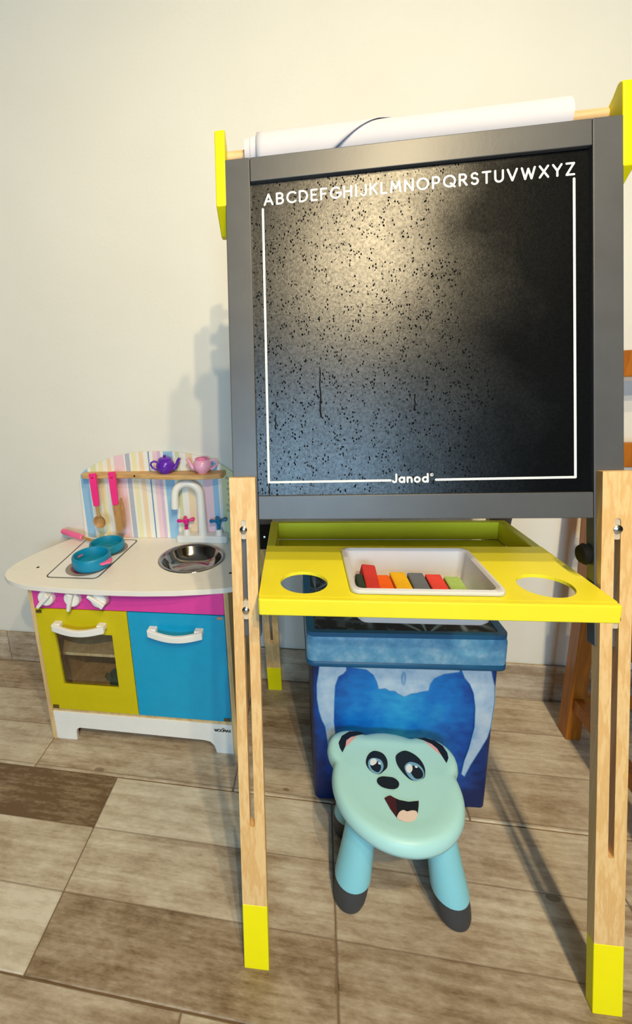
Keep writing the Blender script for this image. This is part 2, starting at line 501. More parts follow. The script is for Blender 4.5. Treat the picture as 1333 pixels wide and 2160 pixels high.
win = struct(MB().box(wx0 - .05, wx1 + .05, Y0 - .02, Y0 + .05, wz0 - .03, wz0).build('window_1', M['white'], smooth=0), 'window in the wall behind the camera')
xm = (wx0 + wx1) / 2
for a, b in ((wx0, xm), (xm, wx1)):
    fr = MB().prism([(a, wz0), (b, wz0), (b, wz1), (a, wz1)], Y0 - .08, Y0 - .03, lambda x, z, w: (x, w, z), holes=[[(a + .05, wz0 + .05), (b - .05, wz0 + .05), (b - .05, wz1 - .05), (a + .05, wz1 - .05)]]).build('window_frame', M['white'], win, smooth=0)
    MB().box(a + .05, b - .05, Y0 - .06, Y0 - .055, wz0 + .05, wz1 - .05).build('window_pane', M['glass'], fr, smooth=0)

# floor tiles, three printed planks each; tone per plank is handed over in the object colour
TL, TD = 0.544, 0.387
tones = {}
rows = [(-0.400, 0.004)] + [(-0.400 - TD * (k + 1), -0.400 - TD * k) for k in range(11)]
tile_cache = {}
def tile_mesh(w, d, h=0.0125):
    key = (round(w, 3), round(d, 3), h)
    if key not in tile_cache:
        e = 0.0022
        mb = MB()
        a, b = w / 2, d / 2
        vs = [(-a, -b, -h), (a, -b, -h), (a, b, -h), (-a, b, -h), (-a, -b, -e), (a, -b, -e), (a, b, -e), (-a, b, -e), (-a + e, -b + e, 0), (a - e, -b + e, 0), (a - e, b - e, 0), (-a + e, b - e, 0)]
        fs = [(0, 3, 2, 1), (8, 9, 10, 11)]
        for k in range(4):
            j = (k + 1) % 4
            fs += [(k, j, 4 + j, 4 + k), (4 + k, 4 + j, 8 + j, 8 + k)]
        me = bpy.data.meshes.new('floor_tile'); me.from_pydata(vs, [], fs); me.materials.append(M['tile'])
        tile_cache[key] = me
    return tile_cache[key]
known = {(1, -0.83): (.84, .66, .06), (1, -0.286): (.30, .60, .74), (1, .258): (.34, .55, .62), (1, .802): (.45, .4, .5),
         (0, -1.069): (.66, .6, .42), (0, -.525): (.58, .42, .40), (0, .019): (.60, .42, .45), (0, .563): (.58, .66, .60),
         (2, -.54): (.4, .5, .46), (2, .004): (.4, .5, .52), (2, .548): (.4, .45, .4)}
for r, (ya, yb) in enumerate(rows):
    x = (-0.525 if r % 2 == 0 else -0.286) - TL * 5
    if r and r % 2 == 0: x += -0.015
    while x < X1:
        xa, xb = max(x, X0), min(x + TL, X1)
        ya2 = max(ya, Y0)
        if xb - xa > 0.02 and yb - ya2 > 0.02:
            g = 0.0012
            o = bpy.data.objects.new('floor_tile', tile_mesh(xb - xa - 2 * g, yb - ya2 - 2 * g))
            COL.objects.link(o); o.parent = floor
            o.location = ((xa + xb) / 2, (ya2 + yb) / 2, 0)
            tn = None
            for (kr, kx), v in known.items():
                if kr == r and abs(kx - x) < 0.03: tn = v
            if tn is None: tn = tuple(random.uniform(.3, .75) for _ in range(3))
            o.color = (*tn, 1)
        x += TL
# skirting tiles along the back wall
base = struct(MB().box(X0, X1, 0.0025, Y1, 0, 0.112).build('baseboard_back', M['grout'], smooth=0), 'wood-look tile skirting along the back wall')
x = -0.34 - TL * 4
while x < X1:
    xa, xb = max(x, X0), min(x + TL, X1)
    if xb - xa > 0.03:
        o = bpy.data.objects.new('baseboard_tile', tile_mesh(xb - xa - .003, 0.116, 0.0045))
        COL.objects.link(o); o.parent = base
        o.rotation_euler = (R(90), 0, 0); o.location = ((xa + xb) / 2, -0.002, 0.0585)
        tn = random.uniform(.35, .6); o.color = (tn, tn, tn, 1)
    x += TL

# ceiling lamp with three bulbs (above and behind the camera)
lamp = tag(empty('ceiling_spot_bar', (0.77, -2.2, ZC)), 'ceiling lamp bar with three warm bulbs, above the camera', 'lamp')
MB().box(-.03, .03, -.75, .8, -.035, 0).build('bar', M['white'], lamp, bevel=.004)
LAMP_AIM = Vector((0.0, -0.45, 0.0))
for (lx, ly, lz), pw in zip(LAMP_POS, LAMP_W):
    p = Vector((lx, ly, lz))
    ax = (LAMP_AIM - p).normalized()
    q = Vector((0, 0, -1)).rotation_difference(ax).to_matrix()
    c = p - Vector((.77, -2.2, ZC))
    h = MB().tube([(c.x, c.y, -.034), c - ax * .055], .008, 12).build('arm', M['white'], lamp)
    MB().lathe([(0, .066), (.020, .064), (.034, .05), (.050, .01), (.058, -.022), (.056, -.022), (.048, .01), (.032, .046), (0, .058)], 24, c, q).build('lamp_shade', M['white'], h, smooth=50)
    MB().lathe([(.0, .04), (.014, .035), (.022, .018), (.024, .006), (.019, -.006), (.010, -.012), (0, -.013)], 16, c, q).build('bulb', M['bulb'], h)
    ld = bpy.data.lights.new('bulb_light', 'SPOT'); ld.energy = pw; ld.color = LAMP_COL; ld.shadow_soft_size = 0.03
    ld.spot_size = R(110); ld.spot_blend = 0.8
    lo = bpy.data.objects.new('bulb_light', ld); COL.objects.link(lo); lo.location = p + ax * .03
    lo.rotation_euler = ax.to_track_quat('-Z', 'Y').to_euler()

# ------------------------------------------------------------------ easel
H_, S_ = 0.295, 0.0412
VT, VI, VJ, VB, LT = 1.3873, 1.3484, 0.8356, 0.7961, 0.8616
TA, TBK, WL, FY = 0.17324, 0.20543, 0.01804, -0.03072
def F(u, v, w):
    w -= WL
    return (u, v * sin(TBK) - w * cos(TBK) + FY, v * cos(TBK) + w * sin(TBK))
def L(u, v, w):
    if v <= 1e-6: v = -w * tan(TA)
    return (u, v * sin(TA) - w * cos(TA), v * cos(TA) + w * sin(TA))
AB = math.atan2(0.355, 1.36)
def BK(u, v, w):      # rear side; w grows towards the front
    if v <= 1e-6: v = w * tan(AB)
    return (u, 0.672 - v * sin(AB) - w * cos(AB), v * cos(AB) - w * sin(AB))
easel = tag(empty('chalkboard_easel', (0.398, -0.706, 0), 0.04679), 'tall grey-framed chalkboard easel with yellow tray, pine legs and yellow feet', 'easel')
for sg in (-1, 1):
    a, b = sorted((sg * H_, sg * (H_ - S_)))
    MB().box(a, b, 0.60, VT, -.020, 0, F).build('frame_stile', M['frame'], easel, bevel=.0015)
MB().box(-H_ + S_ + .0003, H_ - S_ - .0003, VI, VT, -.020, -.0004, F).build('frame_rail', M['frame'], easel, bevel=.0015)
MB().box(-H_ + S_ + .0003, H_ - S_ - .0003, VB, VJ, -.020, -.0004, F).build('frame_rail', M['frame'], easel, bevel=.0015)
board = MB().box(-H_ + S_ - .004, H_ - S_ + .004, VJ - .004, VI + .004, -.014, -.008, F).build('chalkboard', M['chalk'], easel, smooth=0)
board['label'] = 'black chalkboard with damp wiped patches'

# lettering: monoline rounded capitals, box 0..w x 0..1
def arc(cx, cy, rx, ry, a0, a1, n=12):
    return [(cx + rx * cos(R(a0 + (a1 - a0) * k / n)), cy + ry * sin(R(a0 + (a1 - a0) * k / n))) for k in range(n + 1)]
GL = {
 'A': (.8, [[(0, 0), (.4, 1), (.8, 0)], [(.16, .33), (.64, .33)]]),
 'B': (.6, [[(0, 0), (0, 1), (.3, 1)] + arc(.3, .76, .26, .24, 90, -90, 8) + [(0, .52)], [(.3, .52)] + arc(.32, .26, .28, .26, 90, -90, 8) + [(0, 0)]]),
 'C': (.78, [arc(.48, .5, .48, .5, 48, 312, 16)]),
 'D': (.72, [[(0, 0), (0, 1), (.26, 1)] + arc(.26, .5, .46, .5, 90, -90, 12) + [(0, 0)]]),
 'E': (.5, [[(.5, 1), (0, 1), (0, 0), (.5, 0)], [(0, .52), (.42, .52)]]),
 'F': (.5, [[(.5, 1), (0, 1), (0, 0)], [(0, .52), (.42, .52)]]),
 'G': (.85, [arc(.48, .5, .48, .5, 48, 345, 16) + [(.94, .48), (.55, .48)]]),
 'H': (.66, [[(0, 0), (0, 1)], [(.66, 0), (.66, 1)], [(0, .52), (.66, .52)]]),
 'I': (.06, [[(.03, 0), (.03, 1)]]),
 'J': (.46, [[(.46, 1), (.46, .26)] + arc(.23, .25, .23, .25, 0, -160, 8)]),
 'K': (.6, [[(0, 0), (0, 1)], [(.58, 1), (.02, .45)], [(.2, .62), (.6, 0)]]),
 'L': (.46, [[(0, 1), (0, 0), (.46, 0)]]),
 'M': (.86, [[(0, 0), (.1, 1), (.43, .3), (.76, 1), (.86, 0)]]),
 'N': (.7, [[(0, 0), (0, 1), (.7, 0), (.7, 1)]]),
 'O': (.98, [arc(.49, .5, .49, .5, 0, 360, 24)]),
 'P': (.56, [[(0, 0), (0, 1), (.28, 1)] + arc(.28, .72, .28, .28, 90, -90, 8) + [(0, .44)]]),
 'Q': (.98, [arc(.49, .5, .49, .5, 0, 360, 24), [(.6, .28), (.95, -.04)]]),
 'R': (.6, [[(0, 0), (0, 1), (.28, 1)] + arc(.28, .74, .27, .26, 90, -90, 8) + [(0, .48)], [(.28, .48), (.6, 0)]]),
 'S': (.58, [arc(.29, .76, .25, .24, 25, 260, 10) + arc(.29, .27, .28, .27, 80, -150, 10)]),
 'T': (.66, [[(0, 1), (.66, 1)], [(.33, 1), (.33, 0)]]),
 'U': (.66, [[(0, 1), (0, .33)] + arc(.33, .33, .33, .33, 180, 360, 10) + [(.66, 1)]]),
 'V': (.78, [[(0, 1), (.39, 0), (.78, 1)]]),
 'W': (1.1, [[(0, 1), (.28, 0), (.55, .9), (.82, 0), (1.1, 1)]]),
 'X': (.7, [[(0, 1), (.7, 0)], [(0, 0), (.7, 1)]]),
 'Y': (.7, [[(0, 1), (.35, .46), (.7, 1)], [(.35, .46), (.35, 0)]]),
 'Z': (.62, [[(0, 1), (.62, 1), (0, 0), (.62, 0)]]),
 'a': (.62, [arc(.3, .3, .3, .3, 0, 360, 16), [(.6, .6), (.6, 0)]]),
 'n': (.52, [[(0, 0), (0, .6)], [(0, .3)] + arc(.26, .34, .26, .26, 180, 0, 10) + [(.52, 0)]]),
 'o': (.6, [arc(.3, .3, .3, .3, 0, 360, 16)]),
 'd': (.62, [arc(.3, .3, .3, .3, 0, 360, 16), [(.6, 1), (.6, 0)]]),
}
def layout(text, x0, x1, base, h, gapfix=None):
    tot = sum(GL[c][0] for c in text) * h
    gap = (x1 - x0 - tot) / (len(text) - 1)
    x = x0; out = []
    for c in text:
        w, st = GL[c]
        out.append([[(x + px * h, base + py * h) for px, py in pl] for pl in st])
        x += w * h + gap
    return out
WP = -.0077
for k, st in enumerate(layout('ABCDEFGHIJKLMNOPQRSTUVWXYZ', -0.2315, 0.2325, 1.3125, 0.0165)):
    MB().strokes(st, .0031, WP, F).build('letter', M['print'], board, smooth=0)
bl = MB().strokes([[(-.2345, 1.306), (-.2355, .8575), (-.0400, .8575)], [(.0300, .8575), (.2325, .8580), (.2325, 1.306)]], .0036, WP, F).build('border_line', M['print'], board, smooth=0)
lg = []
for st in layout('Janod', -.0365, .0175, .8545, .0125): lg += st
MB().strokes(lg, .0030, WP, F).strokes([arc(.0235, .8655, .0022, .0022, 0, 360, 12), ], .0008, WP, F).strokes([[(.0229, .8645), (.0229, .8665), (.0240, .8662), (.0231, .8654), (.0242, .8645)]], .0006, WP, F).build('brand_lettering', M['print'], board, smooth=0)
# water runs on the damp board
for uu, va, vb_ in ((-.148, 1.045, .962), (-.0005, .995, .968), (-.235, .856, .838), (-.222, .97, .945)):
    MB().tube([F(uu + .0008 * sin(k * 1.7), va + (vb_ - va) * k / 8, -.0078) for k in range(9)], [.0008 + .0006 * k / 8 for k in range(9)], 8).build('water_run', M['black'], board)

for sg in (-1, 1):
    a, b = sorted((sg * 0.2990, sg * 0.2563))
    c_ = sg * .2776
    slot = rrect(c_ - .0042, c_ + .0042, .262, .792, .0041, 4)
    lg_ = MB().prism([(a, .119), (b, .119), (b, LT), (a, LT)], -.018, 0, L, holes=[slot]).build('leg', M['leg'], easel, smooth=0)
    MB().box(a - .0003, b + .0003, 0, .119, -.0183, .0003, L).build('foot', M['yellow'], lg_, bevel=.0015)
    for vv in (.776, .641):
        def bolt(r, h, n=14, vv=vv): return [L(c_ + r * cos(2 * pi * k / n), vv + r * sin(2 * pi * k / n), h) for k in range(n)]
        sl = MB()
        sl.prism(rrect(c_ - .0040, c_ + .0040, vv - .016, vv + .016, .002, 3), -.012, -.0015, L)
        sl.build('bolt_sleeve', M['sleeve'], lg_)
        bo = MB(); r0, r1, r2 = bolt(.0062, -.002), bolt(.0062, .0015), bolt(.003, .0032)
        n = 14
        bo.add(r0 + r1 + r2, [(k, (k + 1) % n, n + (k + 1) % n, n + k) for k in range(n)] + [(n + k, n + (k + 1) % n, 2 * n + (k + 1) % n, 2 * n + k) for k in range(n)] + [tuple(range(2 * n, 3 * n))])
        bo.build('bolt', M['steel'], lg_)
# knob nuts on the inside of the stiles
for sg in (1,):
    for vv in (.738,):
        MB().lathe([(0, 0), (.015, 0), (.017, .005), (.013, .011), (0, .012)], 14, F(sg * (H_ - S_), vv, -.016), Matrix.Rotation(-sg * pi / 2, 3, 'Y')).build('knob', M['black'], easel)
# rear side: grey stiles, whiteboard sheet, slotted legs
ZB = 1.405
for sg in (-1, 1):
    a, b = sorted((sg * H_, sg * (H_ - S_)))
    MB().box(a, b, .60, ZB - .02, 0, .018, BK).build('rear_stile', M['frame'], easel, bevel=.0015)
    bk = MB().box(a + .001, b - .001, .585, .66, .018, .021, BK).build('corner_bracket', M['black'], easel, bevel=.001)
    MB().lathe([(0, .003), (.003, .0025), (.0045, 0)], 12, BK((a + b) / 2, .625, .0212), Matrix.Rotation(pi / 2 - AB, 3, 'X')).build('screw', M['steel'], bk)
    a, b = sorted((sg * 0.2970, sg * 0.2543)); c_ = sg * .2756
    lg_ = MB().prism([(a, .105), (b, .105), (b, .86), (a, .86)], -.017, -.001, BK, holes=[rrect(c_ - .004, c_ + .004, .21, .80, .0039, 4)]).build('leg', M['leg'], easel, smooth=0)
    MB().box(a - .0003, b + .0003, 0, .105, -.0173, -.0007, BK).build('foot', M['yellow'], lg_, bevel=.0012)
MB().box(-H_ + S_, H_ - S_, ZB - .06, ZB - .02, 0, .018, BK).build('rear_rail', M['frame'], easel, bevel=.0015)
MB().box(-H_ + S_, H_ - S_, .80, .84, 0, .018, BK).build('rear_rail', M['frame'], easel, bevel=.0015)
MB().box(-H_ + S_ - .004, H_ - S_ + .004, .835, ZB - .055, .004, .010, BK).build('whiteboard', M['whiteboard'], easel)
# yellow roll-holder brackets
for sg in (-1, 1):
    a, b = sorted((sg * .2935, sg * .3105))
    prof = [(.001, 1.314), (.001, 1.434), (-.003, 1.438), (-.012, 1.438), (-.022, 1.428), (-.032, 1.421), (-.044, 1.421), (-.052, 1.43), (-.066, 1.428), (-.072, 1.418), (-.072, 1.30), (-.060, 1.286), (-.044, 1.284)]
    br = MB().prism(prof, a, b, lambda w, v, u: F(u, v, w)).build('roll_bracket', M['yellow'], easel, bevel=.0022)
MB().tube([F(-.2935, 1.412, -.037), F(.2935, 1.412, -.037)], .0105, 20).build('dowel', M['dowel'], easel)

# yellow tray
TZ, TT = 0.6821, 0.03254
def T(u, b, dz): return (u, b, TZ - b * sin(TT) + dz)
tray = MB().prism(rrect(-.2515, .2515, .0745, .274, .001, 2), -.0055, 0, T,
    holes=[circ(-.1815, .122, .0382, 40), circ(.1815, .122, .0382, 40), rrect(-.1035, .1060, .094, .242, .012, 5)]).build('tray', M['tray'], easel, smooth=0)
MB().prism(rrect(-.2515, .2515, .0630, .0745, .003, 3), -.0275, 0, T).build('front_lip', M['tray'], tray, bevel=.0022, seg=3)
for sg in (-1, 1):
    a, b = sorted((sg * .2515, sg * .2345))
    MB().box(a, b, .274, .4235, -.040, 0, T).build('trough_side', M['tray'], tray, bevel=.002)
MB().box(-.2345, .2345, .409, .4235, -.040, 0, T).build('trough_back', M['tray'], tray, bevel=.002)
MB().box(-.2345, .2345, .266, .409, -.046, -.040, T).build('trough_floor', M['tray'], tray, bevel=.001)
MB().box(-.2345, .2345, .266, .274, -.040, -.0055, T).build('trough_front', M['tray'], tray, bevel=.001)

# paper roll on the dowel
def roll_pt(u, r, an): # angle 0 = to the front, 90 = up in board coordinates
    return F(u, 1.412 + r * sin(R(an)), -.037 + r * cos(R(an)))
roll = tag(empty('paper_roll', (0.398, -0.706, 0), 0.04679), 'roll of white drawing paper with a slanting torn end, on top of the easel', 'paper roll')
def shell(u0, u1, r0, r1, n=40):
    mb = MB()
    ring = lambda u, r: [roll_pt(u, r, 360 * k / n) for k in range(n)]
    mb.add(ring(u0, r0) + ring(u0, r1) + ring(u1, r1) + ring(u1, r0), [(q * n + k, q * n + (k + 1) % n, ((q + 1) % 4) * n + (k + 1) % n, ((q + 1) % 4) * n + k) for q in range(4) for k in range(n)])
    return mb
shell(-.263, .2345, .0112, .0262).build('rolled_core', M['paper'], roll)
shell(-.2535, .2325, .0264, .0285).build('rolled_layer', M['paper'], roll)
shell(-.2425, .2340, .0287, .0300).build('rolled_layer', M['paper'], roll)
mb = MB(); NA, NU = 36, 16
vs = []
for i in range(NA + 1):
    an = 230 - 290 * i / NA
    rr = .0312 + .0065 * max(0, (i / NA - .55)) / .45
    uu = .004 if an > 92 else .004 - .140 * ((92 - an) / 152) ** 0.85
    for j in range(NU + 1):
        q = j / NU
        u = -.2425 + (uu + .2425) * q
        r_ = rr + .003 * max(0, i / NA - .6) * sin(q * 9)
        vs.append(roll_pt(u, r_, an + (0 if i < NA else 10 * sin(q * pi) )))
fs = [(i * (NU + 1) + j, i * (NU + 1) + j + 1, (i + 1) * (NU + 1) + j + 1, (i + 1) * (NU + 1) + j) for i in range(NA) for j in range(NU)]
o = mb.add(vs, fs).build('loose_sheet', M['paper'], roll, smooth=60)
sm = o.modifiers.new('thick', 'SOLIDIFY'); sm.thickness = .0006

# white plastic bin hung in the tray and the chalks in it
eloc = Vector((0.398, -0.706, 0))
binr = tag(empty('chalk_bin', eloc, 0.04679), 'white plastic bin of chalks set into the yellow easel tray', 'bin')
def rl(x0, x1, y0, y1, r, z): return [T(p[0], p[1], z) for p in rrect(x0, x1, y0, y1, r, 5)]
loops = [rl(-.111, .1135, .082, .2515, .014, .0015), rl(-.110, .1125, .083, .2505, .014, .007), rl(-.105, .1075, .088, .2455, .012, .0085), rl(-.1015, .104, .0945, .2415, .012, .005),
         rl(-.0965, .099, .102, .235, .012, -.054), rl(-.092, .0945, .107, .230, .010, -.0595)]
mb = MB(); nn = len(loops[0])
mb.v = [q for l in loops for q in l]
mb.f = [(i * nn + k, i * nn + (k + 1) % nn, (i + 1) * nn + (k + 1) % nn, (i + 1) * nn + k) for i in range(len(loops) - 1) for k in range(nn)] + [tuple((len(loops) - 1) * nn + k for k in range(nn))]
o = mb.build('bin_shell', M['bin'], binr, smooth=40)
sm = o.modifiers.new('thick', 'SOLIDIFY'); sm.thickness = .0022; sm.offset = -1

def chalk(name, label, u, b, z, du, db, dz, rx=0, ry=0, rz=0):
    o = MB().box(-du / 2, du / 2, -db / 2, db / 2, -dz / 2, dz / 2).build('chalk_stick', M['chalk_' + name], None, bevel=.003, seg=3)
    p = Vector(T(u, b, z)); p.rotate(Matrix.Rotation(0.04679, 3, 'Z'))
    o.location = p + eloc
    o.rotation_euler = (rx, ry, 0.04679 + rz)
    tag(o, label, 'chalk', 'chalk sticks in the easel bin')
CH = [('green', 'dark green chalk stick wedged upright at the left end of the white bin', -.0885, .150, -.036, .012, .062, .046, 0, R(5), 0),
      ('red', 'dull red chalk stick leaning high beside the dark green one', -.0690, .160, -.028, .024, .090, .024, R(16), R(8), R(3)),
      ('orange', 'bright orange chalk stick between the dull red and yellow ones', -.0435, .155, -.0415, .026, .098, .030, 0, 0, R(1)),
      ('yellow', 'golden yellow chalk stick between the orange and grey ones', -.0150, .160, -.0405, .027, .106, .031, 0, 0, R(1)),
      ('grey', 'slate grey chalk stick in the middle of the white bin', .0140, .161, -.0415, .027, .106, .030, 0, 0, R(-1)),
      ('coral', 'coral red chalk stick between the grey and pale green ones', .0430, .158, -.0415, .027, .102, .030, 0, 0, R(-1)),
      ('lime', 'pale green chalk stick nearest the right end of the bin', .0725, .156, -.0425, .027, .098, .028, 0, 0, R(-2))]
for c in CH: chalk(*c)

# ------------------------------------------------------------------ toy kitchen
KO = Vector((-.525, -.307, 0)); KR = 0.0175
kit = tag(empty('toy_kitchen', KO, KR), 'wooden toy kitchen with cream counter, mustard oven door and cyan cupboard door', 'toy kitchen')
def KF(a, z, w): return (a, w, z)      # prism in the front plane, w = depth
def KT(a, b, w): return (a, b, w)      # prism in plan
KD = 0.296
for a, b in ((0, .012), (.528, .540)):
    MB().box(a, b, 0, KD, 0, .481).build('side_panel', M['ply'], kit, bevel=.001)
MB().box(.0123, .5277, -.001, .011, .4205, .4808).build('control_panel', M['pink'], kit, bevel=.001)
MB().box(.0123, .5277, .004, KD, .0925, .104).build('base_shelf', M['ply'], kit, bevel=.001)
MB().box(.266, .276, .014, KD - .008, .1045, .481).build('divider', M['ply'], kit)
MB().box(.0123, .5277, KD - .007, KD - .001, .1045, .481).build('rear_panel', M['ovendark'], kit)
MB().box(.0123, .2655, .040, KD - .008, .248, .257).build('oven_shelf', M['ply'], kit, bevel=.001)
pl = [(.0123, 0), (.0735, 0), (.0755, .030), (.079, .038), (.088, .0425), (.448, .0375), (.466, .034), (.476, .022), (.4815, 0), (.5277, 0), (.5277, .0922), (.0123, .0922)]
pls = MB().prism(pl, .001, .012, KF).build('plinth', M['white'], kit, bevel=.0008)
lg = []
for st in layout('WOOMAX', .4795, .5235, .0700, .0072): lg += st
MB().strokes(lg, .0021, .0006, lambda x, z, w: (x, w, z)).strokes([[(.500, .0790), (.5035, .0825), (.5085, .0785)], [(.5035, .0805), (.505, .079)]], .0013, .0006, lambda x, z, w: (x, w, z)).build('maker_lettering', M['pblack'], pls, smooth=0)

def handle(parent, a0, a1, z):
    mb = MB(); n = 14
    path = [(a0 + .008, .0, z + .006)]
    top = []
    for k in range(n + 1):
        q = k / n
        top.append((a0 + (a1 - a0) * q, -.020 - .008 * sin(pi * q), z - .010 * sin(pi * q)))
    vs = []; fs = []
    for k, (x, y, zz) in enumerate(top):
        hh = .0085 + .0015 * abs(2 * k / n - 1)
        for (dy, dz) in ((-.005, -hh), (-.005, hh), (.005, hh), (.005, -hh)):
            vs.append((x, y + dy, zz + dz))
    for k in range(n):
        for e in range(4):
            fs.append((k * 4 + e, k * 4 + (e + 1) % 4, (k + 1) * 4 + (e + 1) % 4, (k + 1) * 4 + e))
    fs += [(0, 1, 2, 3), tuple(n * 4 + e for e in (3, 2, 1, 0))]
    mb.add(vs, fs)
    for x in (a0, a1 - .022):
        mb.box(x, x + .022, -.020, -.002, z - .006, z + .0095)
    return mb.build('handle', M['white'], parent, bevel=.0025, seg=3)
def hinge(parent, a, z, w=.017, h=.010, mat='hinge'):
    MB().box(a, a + w, -.0045, -.0018, z - h / 2, z + h / 2).build('hinge', M[mat], parent, bevel=.001)
oven = MB().prism([(.0135, .1055), (.2710, .1055), (.2710, .4185), (.0135, .4185)], -.002, .009, KF, holes=[[(.0625, .185), (.2235, .185), (.2235, .348), (.0600, .348)]]).build('oven_door', M['olive'], kit, bevel=.0008)
MB().box(.0615, .2230, .004, .0055, .186, .347).build('oven_pane', M['glass'], oven, smooth=0)
handle(oven, .068, .214, .377)
hinge(oven, .0165, .411, .016, .0085); hinge(oven, .019, .113, .018, .011)
cup = MB().box(.2728, .5275, -.002, .009, .1055, .4185).build('cupboard_door', M['cyan'], kit, bevel=.0008)
handle(cup, .330, .473, .374)
hinge(cup, .508, .413, .016, .0085, 'steel'); hinge(cup, .508, .113, .018, .009)
for k, (a, ang) in enumerate(((.057, 48), (.1305, 75), (.2045, -38))):
    z = .4555
    ax = Matrix.Rotation(pi / 2, 3, 'X')
    kb = MB().lathe([(0, 0), (.0225, 0), (.0225, .004), (.021, .012), (.018, .0145), (0, .0145)], 28, (a, -.0012, z), ax).build('knob', M['white'], kit)
    mb = MB(); c, s_ = cos(R(ang)), sin(R(ang))
    def kf(x, y, w, a=a, z=z, c=c, s_=s_): return (a + x * c - y * s_, w, z + x * s_ + y * c)
    mb.prism([(-.029, -.004), (-.029, .004), (.021, .0075), (.021, -.0075)], -.0265, -.014, kf)
    mb.build('knob_grip', M['white'], kb, bevel=.002)
    mk = MB()
    for j in range(5):
        a0 = -60 + j * 30
        mk.strokes([[(a + .0255 * cos(R(a0)), z + .0255 * sin(R(a0))), (a + .0285 * cos(R(a0)), z + .0285 * sin(R(a0)))]], .0012, -.0014, KF)
    if k == 2: mk.strokes([arc(a, z, .0265, .0235, -70, 60, 14), arc(a, z, .0295, .0235, -70, 50, 14)], .0012, -.0014, KF)
    mk.build('dial_marks', M['line'], kit, smooth=0)

# counter top with a round cut-out
ZT = .495
left = [(-.013, .306), (-.046, .245), (-.082, .165), (-.097, .115), (-.1005, .085), (-.0965, .055), (-.084, .030), (-.060, .008), (-.030, -.006)]
front = [(.01, -.0175), (.06, -.0235), (.13, -.0290), (.21, -.0315), (.27, -.0320), (.33, -.0305), (.41, -.0240), (.48, -.0130), (.53, -.0030)]
right = [(.565, .010), (.590, .030), (.602, .055), (.605, .085), (.598, .125), (.580, .190), (.556, .262), (.548, .306)]
SKC = (.408, .163); SKR = .0955
ct = MB().prism(left + front + right, .4812, ZT, KT, holes=[circ(*SKC, SKR - .007, 48)]).build('counter', M['counter'], kit, bevel=.0035, seg=3)
sink = MB().lathe([(SKR, .0004), (SKR - .001, .0022), (SKR - .004, .003), (SKR - .009, .0018), (SKR - .013, -.004), (SKR - .02, -.022), (SKR - .034, -.038), (SKR - .055, -.044), (.012, -.046), (0, -.046)], 56, (SKC[0], SKC[1], ZT)).build('sink_bowl', M['chrome'], kit, smooth=50)
MB().lathe([(.0115, .0), (.0115, .001), (.0, .0014)], 20, (SKC[0] + .02, SKC[1] - .012, ZT - .0452)).build('drain', M['black'], sink)
# hob: printed panel, outline and rings
hq = [(.040, .026), (.186, .026), (.203, .278), (.030, .278)]
def inset_rr(q, r=.016, n=5):
    out = []
    for i in range(4):
        p, a, b = Vector(q[i]), Vector(q[i - 1]), Vector(q[(i + 1) % 4])
        pa, pb = p + (a - p).normalized() * r, p + (b - p).normalized() * r
        for k in range(n + 1):
            t = k / n
            v = (1 - t) ** 2 * pa + 2 * t * (1 - t) * p + t * t * pb
            out.append((v.x, v.y))
    return out
loop = inset_rr(hq)
hob = MB().prism(loop, ZT - .0002, ZT + .0006, KT).build('hob_plate', M['hob'], kit, smooth=0)
MB().strokes([loop + [loop[0]]], .0040, ZT + .0008, KT).build('hob_outline', M['line'], hob, smooth=0)
for (cx, cy) in ((.1270, .094), (.1350, .208)):
    MB().prism(circ(cx, cy, .059, 40), ZT + .0006, ZT + .0010, KT).build('burner_ring', M['ringgrey'], hob, smooth=0)
    MB().prism(circ(cx, cy, .045, 40), ZT + .0010, ZT + .0013, KT).build('burner_disc', M['ringred'], hob, smooth=0)
for (a, b) in ((-.0165, .081), (.534, .076)):
    MB().prism(circ(a, b, .0042, 14), ZT, ZT + .0004, KT).build('screw_hole', M['black'], ct, smooth=0)

# striped splash panel
arch = [(.014, .4955), (.526, .4955), (.520, .700), (.505, .715), (.470, .738), (.430, .753), (.385, .765), (.335, .772), (.285, .775), (.235, .774), (.185, .769), (.135, .759), (.085, .741), (.050, .723), (.0345, .712), (.022, .700)]
pan = MB().prism(arch, .2985, .3065, KF).build('splash_panel', M['stripe'], kit, bevel=.0006)
rng = random.Random(3)
for k in range(7):
    x, z = .497 + rng.uniform(-.004, .008), .690 - k * .017
    MB().strokes([arc(x, z, .0035, .003, 0, 300, 8), [(x + .003, z), (x + .006, z - .006)]], .0012, .2981, KF).build('printed_motif', M['line'], pan, smooth=0)
sh = [(.046, .2980), (.046, .270), (.051, .2635), (.18, .2635), (.235, .262), (.275, .252), (.33, .2430), (.40, .2405), (.455, .2430), (.486, .2505), (.494, .262), (.494, .2980)]
shelf = MB().prism(sh, .7010, .7150, KT).build('shelf', M['shelfwood'], kit, bevel=.002, seg=3)
MB().lathe([(0, .0), (.003, .0), (.003, .0006), (0, .0006)], 12, (.221, .2628, .7085), Matrix.Rotation(pi / 2, 3, 'X')).build('screw_hole', M['black'], shelf)
for a in (.096, .158):
    MB().tube([(a, .2645, .7085), (a, .249, .7085)], .0028, 10).build('peg', M['shelfwood'], shelf)
